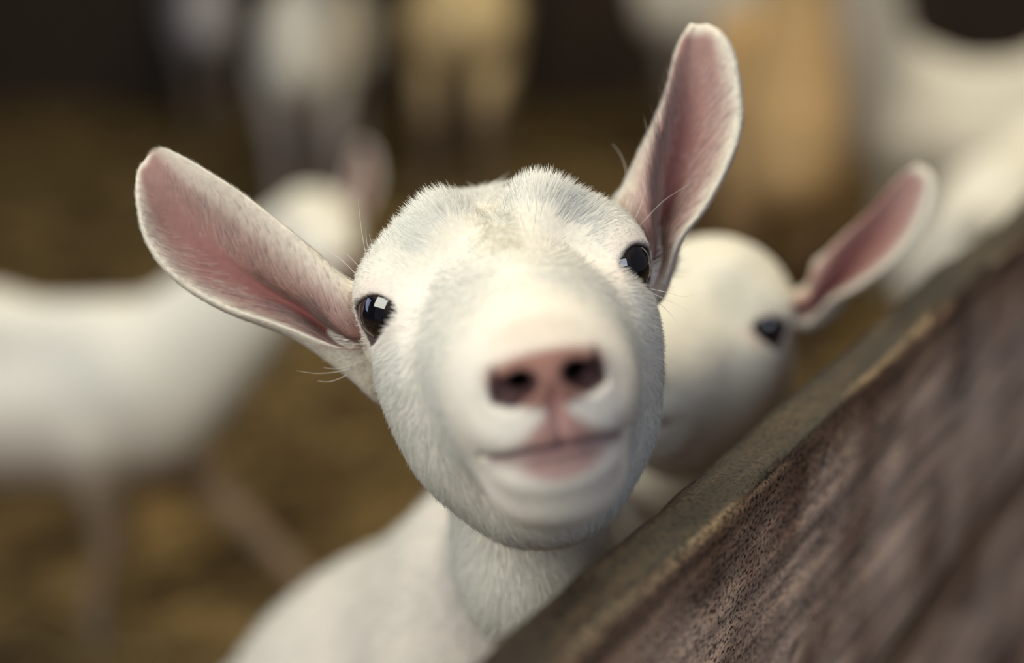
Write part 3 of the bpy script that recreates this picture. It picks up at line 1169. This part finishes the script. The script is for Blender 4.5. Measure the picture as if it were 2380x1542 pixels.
# ------------------------------------------------------------------ the goat in front
def build_hero():
    S1, S2, S3 = W(1230, 1420, .84), W(960, 1720, 1.0), W(620, 1880, 1.2)
    A = unit((S1 - S3) * np.array([1, 1, 0]))
    Lt = np.array([A[1], -A[0], 0])
    face = BN * (FRONT - THICK - 0.010)
    legs, feet = [], []
    for sg in (-1, 1):
        a0 = S1 + Lt * sg * 0.055 - Z * 0.03
        along = a0 @ BU
        hoof = BU * (along + sg * 0.01) + face - BN * 0.030 + Z * 0.470
        kn = (a0 + hoof) / 2 + A * 0.045 + Z * 0.0
        legs.append(([a0, kn, hoof + Z * 0.06 - BN * 0.02, hoof], [0.045, 0.023, 0.017, 0.017]))
        feet.append((hoof, True))
        a0 = S3 + Lt * sg * 0.055
        st = S3 + A * 0.09 + Lt * sg * 0.075 - Z * 0.10
        hk = S3 - A * 0.07 + Lt * sg * 0.065 + Z * (0.17 - S3[2])
        fo = S3 * np.array([1, 1, 0]) - A * 0.02 + Lt * sg * 0.065
        legs.append(([a0, st, hk, fo + Z * 0.07, fo + Z * 0.028], [0.075, 0.052, 0.024, 0.0175, 0.0185]))
        feet.append((fo, False))
    nk0, nk1, nk2, nk3 = HW.out((0, -0.050, -0.020)), W(1243, 1325, .662), W(1322, 1425, .735), W(1320, 1510, .820)
    dk0, dk1, dk2 = HW.out((0, -0.002, -0.052)), W(1270, 1310, .75), W(1270, 1440, .84)

    def neck(p):
        d = chain(p, [nk0, nk1, nk2, nk3], [0.032, 0.0280, 0.030, 0.062], 0.03)
        d = smin(d, chain(p, [dk0, dk1, dk2], [0.034, 0.040, 0.070], 0.03), 0.05)
        return d

    def torso(p):
        d = chain(p, [S1, S2, S3], [0.086, 0.117, 0.110], 0.06)
        d = smin(d, ell(p, (S1 + S2) / 2 - Z * 0.05, (0.11, 0.11, 0.11)), 0.05)
        tb = S3 - A * 0.11 - Z * 0.02
        d = smin(d, chain(p, [tb, tb - A * 0.04 - Z * 0.01, tb - A * 0.05 - Z * 0.08], [0.022, 0.019, 0.010]), 0.02)
        for pts, rr in legs:
            d = smin(d, chain(p, pts, rr, 0.015), 0.03)
        return d

    def full(p):
        d = smin(head_sdf(HW.loc(p), True), neck(p), 0.012)
        for sg, R in ((-1, RING_A), (1, RING_B)):
            d = smin(d, cone(p, HW.out((sg * 0.042, -0.018, -0.034)), HW.out(R[1].mean(0) * 0.75 + R[2].mean(0) * 0.25), 0.020, 0.0130), 0.014)
        return smin(d, torso(p), 0.05)

    # head and upper neck finely, the rest of the body coarser
    blo = W(780, 1400, .62) * 0 + np.array([-0.085, 0.40, 0.845])
    bhi = np.array([0.085, 0.70, 1.085])
    hv, hf = surface_nets(full, blo, bhi, 0.0013)
    hv = relax(hv, hf, 1, 0.35)
    allp = np.vstack([S1 + .2, S1 - .2, S3 + .25, S3 - .25, *[q[None] for q, _ in feet], HW.o + .1, HW.o - .1])
    lo, hi = allp.min(0) - 0.03, allp.max(0) + 0.03
    lo[2] = -0.012
    h = 0.006
    bv, bf = surface_nets(full, lo, hi, h)
    inb = ((bv > blo + 1.6 * h) & (bv < bhi - 1.6 * h)).all(1)
    bf = bf[~inb[bf].all(1)]
    v = np.vstack([hv, bv])
    f = np.vstack([hf, bf + len(hv)])
    used = np.unique(f)
    re = -np.ones(len(v), int)
    re[used] = np.arange(len(used))
    root = empty('goat', (float(S3[0]), float(S3[1]), 0.0))
    tag(root, 'white goat in sharp focus looking straight up over the fence, both ears spread', 'goat')
    l = HW.loc(v)
    col = np.tile(np.array([0.74, 0.66, 0.60]), (len(v), 1))
    hm = l[:, 2] > -0.04
    col[hm] = head_colour(l[hm], np.array([0.80, 0.74, 0.67]))
    body = place(make_mesh('body', v[used], re[f], SKIN, None, col[used]), root)
    for side in (-1, 1):
        eyeball('eye', HW, side, root)
    q = Vector(BN).to_track_quat('-Z', 'Y')
    yaw = math.atan2(A[1], A[0]) + math.pi / 2
    add_hooves([(tuple(p if not up else p + BN * 0.0), None) for p, up in feet], yaw, root)

    # ---- fur of the head and neck
    wh = np.array([0.03, 0.012, 0.030])

    def wgt(c):
        lc = HW.loc(c)
        s = np.stack([np.abs(lc[:, 0]), lc[:, 1], lc[:, 2]], -1)
        e = np.linalg.norm(s - EYE_C, axis=1)
        w = np.where(e < EYE_R + 0.0006, 0.0, 1.0)
        w *= 1 - 0.93 * pinkness(lc)
        mb = np.abs(lc[:, 1] - mouth_b(lc[:, 0]))
        w *= np.where((mb < 0.002) & (lc[:, 2] > 0.07) & (s[:, 0] < 0.028), 0.15, 1.0)
        return w
    p, n, fi = sample_mesh(hv, hf, 185000, wgt)
    vn = vertex_normals(hv, hf)
    n = unit(vn[hf[fi]].mean(1))
    lc = HW.loc(p)
    a, bb, c = lc[:, 0], lc[:, 1], lc[:, 2]
    s = np.abs(a)
    flow = np.stack([a * 1.0, bb - 0.004, c - 0.046], -1)
    # tuft between the horn buds falls forward
    tf = np.exp(-(a / 0.0040) ** 2) * sstep(0.024, 0.031, bb)
    flow = unit(flow)
    jit = np.stack([vnoise(a * 60 + bb * 20, 11), vnoise(bb * 60 + 7, 12), vnoise(c * 60 + 3, 13)], -1) * 0.22
    flow = flow + jit
    flow = flow * (1 - tf[:, None]) + (np.array([0.0, 0.9, -0.3]) + np.stack([vnoise(c * 400 + bb * 300, 41), 0 * a, 0 * a], -1) * 0.6) * tf[:, None]
    length = 0.0085 + 0.0025 * sstep(0.0, 0.03, bb) * (1 - sstep(0.0, 0.03, c)) + 0.006 * tf
    length = length + 0.002 * sstep(0.06, 0.10, -bb)
    muzz = sstep(0.035, 0.085, c)
    length = length * (1 - 0.62 * muzz)
    e = np.linalg.norm(np.stack([s, bb, c], -1) - EYE_C, axis=1)
    length = length * (0.24 + 0.76 * sstep(0.0145, 0.032, e))
    length *= rng.uniform(0.65, 1.25, len(p))
    lift = 0.07 + 0.12 * tf * sstep(0.028, 0.036, bb) + np.abs(rng.normal(0, 0.06, len(p)))
    col = head_colour(lc, WHITE)
    e2 = np.linalg.norm(np.stack([s, bb, c], -1) - np.array([0.043, -0.007, 0.012]), axis=1)
    rosy = np.maximum(1 - sstep(0.003, 0.017, e2), 0.7 * (1 - sstep(0.0150, 0.020, e)))
    col = mixc(col, np.tile(np.array([0.95, 0.94, 0.89]), (len(p), 1)), 0.85 * (1 - pinkness(lc)) * (1 - 0.9 * rosy))
    wf = flow[:, 0:1] * HW.R + flow[:, 1:2] * HW.U + flow[:, 2:3] * HW.F
    rad = rng.uniform(0.00007, 0.00011, len(p))
    org = np.array(root.location)
    hair_object('coat', body, p, n, wf, length, lift, rad, col)
    # ---- the forelock: longer loose strands in the parting between the horn buds
    k = np.where((np.abs(a) < 0.0055) & (bb > 0.018) & (c > -0.030) & (c < 0.022))[0]
    k = rng.choice(k, min(260, len(k)), replace=False)
    fl = np.stack([np.sign(a[k]) * 0.25 + rng.normal(0, 0.45, len(k)), rng.normal(0.1, 0.35, len(k)), 0.9 + 0 * a[k]], -1)
    fl = fl[:, 0:1] * HW.R + fl[:, 1:2] * HW.U + fl[:, 2:3] * HW.F
    hair_object('forelock', body, p[k], n[k], fl, rng.uniform(0.008, 0.018, len(k)), rng.uniform(0.15, 0.55, len(k)),
                np.full(len(k), 0.00009), np.tile(np.array([0.86, 0.80, 0.66]), (len(k), 1)), curl=0.9)
    # ---- longer, coarser hair over the rest of the body
    keep = bf
    p, n, fi = sample_mesh(bv, keep, 42000)
    fl = np.tile(-A * 0.6 - Z * 0.8, (len(p), 1)) + rng.normal(0, 0.15, (len(p), 3))
    hair_object('coat', body, p, n, fl, rng.uniform(0.010, 0.018, len(p)), rng.normal(0.3, 0.08, len(p)),
                np.full(len(p), 0.00022), np.tile(np.array([0.93, 0.92, 0.87]), (len(p), 1)))

    # ---- ears with their hair
    for R, flip in ((RING_A, 1), (RING_B, -1)):
        ns, nt = 110, 96
        ev, ef, sI, tI = ear_loft(R, ns, nt)
        wv = HW.out(ev)
        colr = ear_colour(sI, tI)
        quads = np.array([q for q in ef if len(q) == 4])
        q = wv[quads]
        fn_ = np.cross(q[:, 2] - q[:, 0], q[:, 3] - q[:, 1]).mean(0)
        cen = wv.mean(0)
        # outward orientation test by signed volume
        vol = np.einsum('ij,ij->i', q[:, 0] - cen, np.cross(q[:, 1] - cen, q[:, 2] - cen)).sum()
        if vol < 0:
            ef = [tuple(reversed(x)) for x in ef]
            quads = quads[:, ::-1]
        ear = place(make_mesh('ear', wv, ef, EARSKIN, None, colr), root)
        p, n, fi = sample_mesh(wv, quads, 36000, None)
        row = quads[fi].min(1) // nt
        si = sI[quads[fi]].mean(1)
        ti = tI[quads[fi]]
        ti = np.where(ti.max(1) - ti.min(1) > 4, 8.95, ti.mean(1))
        grid = wv[:ns * nt].reshape(ns, nt, 3)
        ds = unit(np.gradient(grid, axis=0)).reshape(-1, 3)
        dt = unit((np.roll(grid, -1, 1) - np.roll(grid, 1, 1))).reshape(-1, 3)
        k = quads[fi][:, 0]
        inside = (ti > 0.35) & (ti < 4.75)
        core = inside & (ti > 0.55) & (ti < 4.45)
        toward = np.where(ti < 3.0, -1.0, 1.0)
        # feather pattern from the channel towards the rims and the tip
        fl = np.where(core[:, None], ds[k] * 0.75 + dt[k] * toward[:, None] * 0.75, ds[k] * 0.9)
        fl = fl + rng.normal(0, 0.08, fl.shape) + (vnoise(si * 40, 31) * 0.12)[:, None] * dt[k]
        ln = np.where(core, rng.uniform(0.009, 0.021, len(p)), rng.uniform(0.0020, 0.0045, len(p)))
        ln = np.where(core & (np.abs(ti - 3.0) < 0.4), ln * 0.6, ln)
        ln = np.where(core, ln * (1 - 0.82 * sstep(0.50, 0.92, si)) * (1 - 0.6 * sstep(1.1, 1.9, np.abs(ti - 2.9))), ln * (1 - 0.5 * sstep(0.9, 0.97, si)))
        rim = (np.abs(ti - 0.0) < 0.25) | (np.abs(ti - 5.0) < 0.3) | (ti > 8.7)
        lf = np.where(core, 0.14, np.where(rim, 0.42, 0.22)) * (1 - 0.75 * sstep(0.75, 0.93, si)) + rng.normal(0, 0.05, len(p))
        keepm = ((~core) | (rng.random(len(p)) < 0.20)) & (si < 0.985)
        hc = mixc(np.tile(np.array([0.80, 0.75, 0.68]), (len(p), 1)), np.tile(np.array([0.64, 0.46, 0.43]), (len(p), 1)), core * 0.95)
        hair_object('ear_hair', ear, p[keepm], n[keepm], fl[keepm], ln[keepm], lf[keepm],
                    np.where(core, 0.00011, 0.00006)[keepm], hc[keepm])

    # ---- brow bristles and whiskers
    sets = [
        [(842, 655, .583), (800, 610, .580), (745, 572, .578), (690, 553, .575)],
        [(848, 640, .583), (825, 610, .582), (800, 585, .580), (770, 560, .578)],
        [(838, 662, .583), (810, 645, .58), (780, 632, .578), (752, 628, .576)],
        [(836, 668, .583), (805, 655, .58), (780, 645, .58), (758, 642, .58)],
        [(862, 628, .585), (848, 580, .58), (838, 520, .578), (832, 462, .575)],
        [(866, 625, .585), (858, 590, .58), (852, 560, .578), (850, 530, .576)],
        [(880, 610, .585), (872, 585, .58), (864, 565, .58), (858, 545, .58)],
        [(1462, 535, .60), (1480, 500, .60), (1492, 470, .60), (1500, 440, .60)],
        [(1470, 545, .60), (1500, 510, .60), (1545, 465, .60), (1600, 430, .60)],
        [(1455, 525, .60), (1462, 495, .60), (1468, 470, .60), (1476, 445, .60)],
        [(1446, 520, .60), (1450, 500, .60), (1454, 480, .60), (1458, 462, .60)],
        [(1450, 440, .63), (1456, 405, .63), (1445, 365, .63), (1423, 333, .63)],
        [(1512, 680, .585), (1545, 695, .58), (1580, 712, .575), (1605, 728, .57)],
        [(1512, 690, .585), (1540, 712, .58), (1562, 735, .575), (1578, 760, .57)],
        [(1514, 672, .585), (1550, 680, .58), (1590, 690, .575), (1630, 678, .57)],
        [(812, 858, .60), (775, 866, .60), (730, 868, .598), (690, 862, .596)],
        [(805, 872, .60), (785, 882, .60), (762, 888, .60), (738, 886, .60)],
        [(815, 850, .60), (795, 856, .60), (775, 858, .60), (752, 855, .60)],
        [(880, 925, .60), (890, 950, .60), (900, 970, .60), (912, 990, .60)],
    ]
    cu = bpy.data.hair_curves.new('whisker')
    cu.add_curves([12] * len(sets))
    pts = np.stack([catmull(np.array([W(*q).ravel() for q in st]), 12, False) for st in sets]) - org
    cu.position_data.foreach_set('vector', pts.astype(np.float32).ravel())
    ra = cu.attributes.new('radius', 'FLOAT', 'POINT')
    ra.data.foreach_set('value', np.tile(np.linspace(0.00013, 0.00004, 12), len(sets)).astype(np.float32))
    a4 = cu.attributes.new('tint', 'FLOAT_COLOR', 'CURVE')
    a4.data.foreach_set('color', np.tile([0.8, 0.74, 0.66, 1], len(sets)).astype(np.float32))
    lie = cu.attributes.new('lie', 'FLOAT_VECTOR', 'CURVE')
    lie.data.foreach_set('vector', np.tile(-FWD, len(sets)).astype(np.float32))
    cu.materials.append(HAIR)
    o = bpy.data.objects.new('whisker', cu)
    COL.objects.link(o)
    o.parent = root
    return root


hero = build_hero()

# ------------------------------------------------------------------ the herd behind
def ground(px, d, y=None):
    """floor point under a pixel column at a depth"""
    w = W(px, 771, d).ravel()
    return np.array([w[0], w[1]])


def xy(px, py, d):
    w = W(px, py, d).ravel()
    return np.array([w[0], w[1]])


from mathutils import Euler
# right behind the first goat, head close to the fence
fr = head_frame(1604, 744, .80, [-.46, -.27, .85], [.88, -.12, .44], 0.86)
goat('white goat peering out between the front goat and the fence, one pink ear raised', fr.o[:2] + np.array([0.05, 0.42]), fr.o[:2] + np.array([-0.04, 0.97]), 0.64, fr, base=(0.66, 0.62, 0.53),
     head_h=0.0022, h=0.009, ear_turn=(Euler((0, 0, 0.9)), Euler((0, 0, -0.12))), ear_shift=(None, (0.004, 0.020, 0.0)))

# left side view, head turned behind the front goat's ear
fr = head_frame(745, 530, 1.95, [.42, -.45, .79], [.86, .12, -.45], 0.92)
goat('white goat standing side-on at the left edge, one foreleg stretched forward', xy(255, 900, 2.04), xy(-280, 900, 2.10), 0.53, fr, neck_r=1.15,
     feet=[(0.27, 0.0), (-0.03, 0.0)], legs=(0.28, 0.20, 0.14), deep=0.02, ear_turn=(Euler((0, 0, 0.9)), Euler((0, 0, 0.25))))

# far right white back
hp = xy(2310, 520, 2.25)
fr = head_frame(3000, 250, 2.9, [.9, -.2, -.3], [.3, 0, .95])
goat('white goat rump just beyond the fence at the right edge', hp + BU[:2] * 0.62, hp, 0.67, fr)

# swaybacked goat, top right
fr = head_frame(1960, -220, 3.2, [-.8, -.2, .5], [.5, 0, .8])
goat('white goat with a dipped back in the top right corner, neck raised', xy(2090, 300, 3.55), xy(2500, 300, 3.45), 0.625, fr, dip=0.055, neck_r=1.3)

# tan goat seen from the front
fr = head_frame(1880, -190, 2.75, [.1, -.3, .9], [1, 0, 0])
goat('tan goat facing the camera between the two raised ears, warm lit chest', xy(1825, 300, 3.0), xy(1730, 300, 3.55), 0.715, fr, base=(0.62, 0.41, 0.20), legs=(0.12, 0.06, 0.035))

# pale body top centre right
fr = head_frame(1400, -350, 4.6, [-.8, -.2, .5], [.5, 0, .8])
goat('greyish white goat body at the top edge behind the tall ear', xy(1620, 100, 4.7), xy(1830, 100, 4.9), 0.82, fr, base=(0.70, 0.66, 0.60), legs=(.2, .15, .11))

# cream rump top centre
fr = head_frame(1150, -240, 4.9, [.1, -.3, -.9], [-1, 0, 0])
goat('cream goat seen from behind at the top edge above the white forehead', xy(1110, 120, 5.0), xy(1065, 120, 4.4), 0.76, fr, base=(0.84, 0.66, 0.38), legs=(.22, .16, .11))

# goat facing the camera top left, chest and forelegs
fr = head_frame(760, -90, 3.9, [.1, -.5, .85], [1, 0, 0])
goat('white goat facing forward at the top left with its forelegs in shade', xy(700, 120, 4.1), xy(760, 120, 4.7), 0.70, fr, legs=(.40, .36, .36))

fr = head_frame(480, -60, 5.1, [.0, -.3, .9], [1, 0, 0])
goat('small lavender white goat far back beside the dark barn wall', xy(485, 120, 5.2), xy(470, 120, 5.7), 0.60, fr, base=(0.55, 0.52, 0.56), legs=(.2, .16, .14))
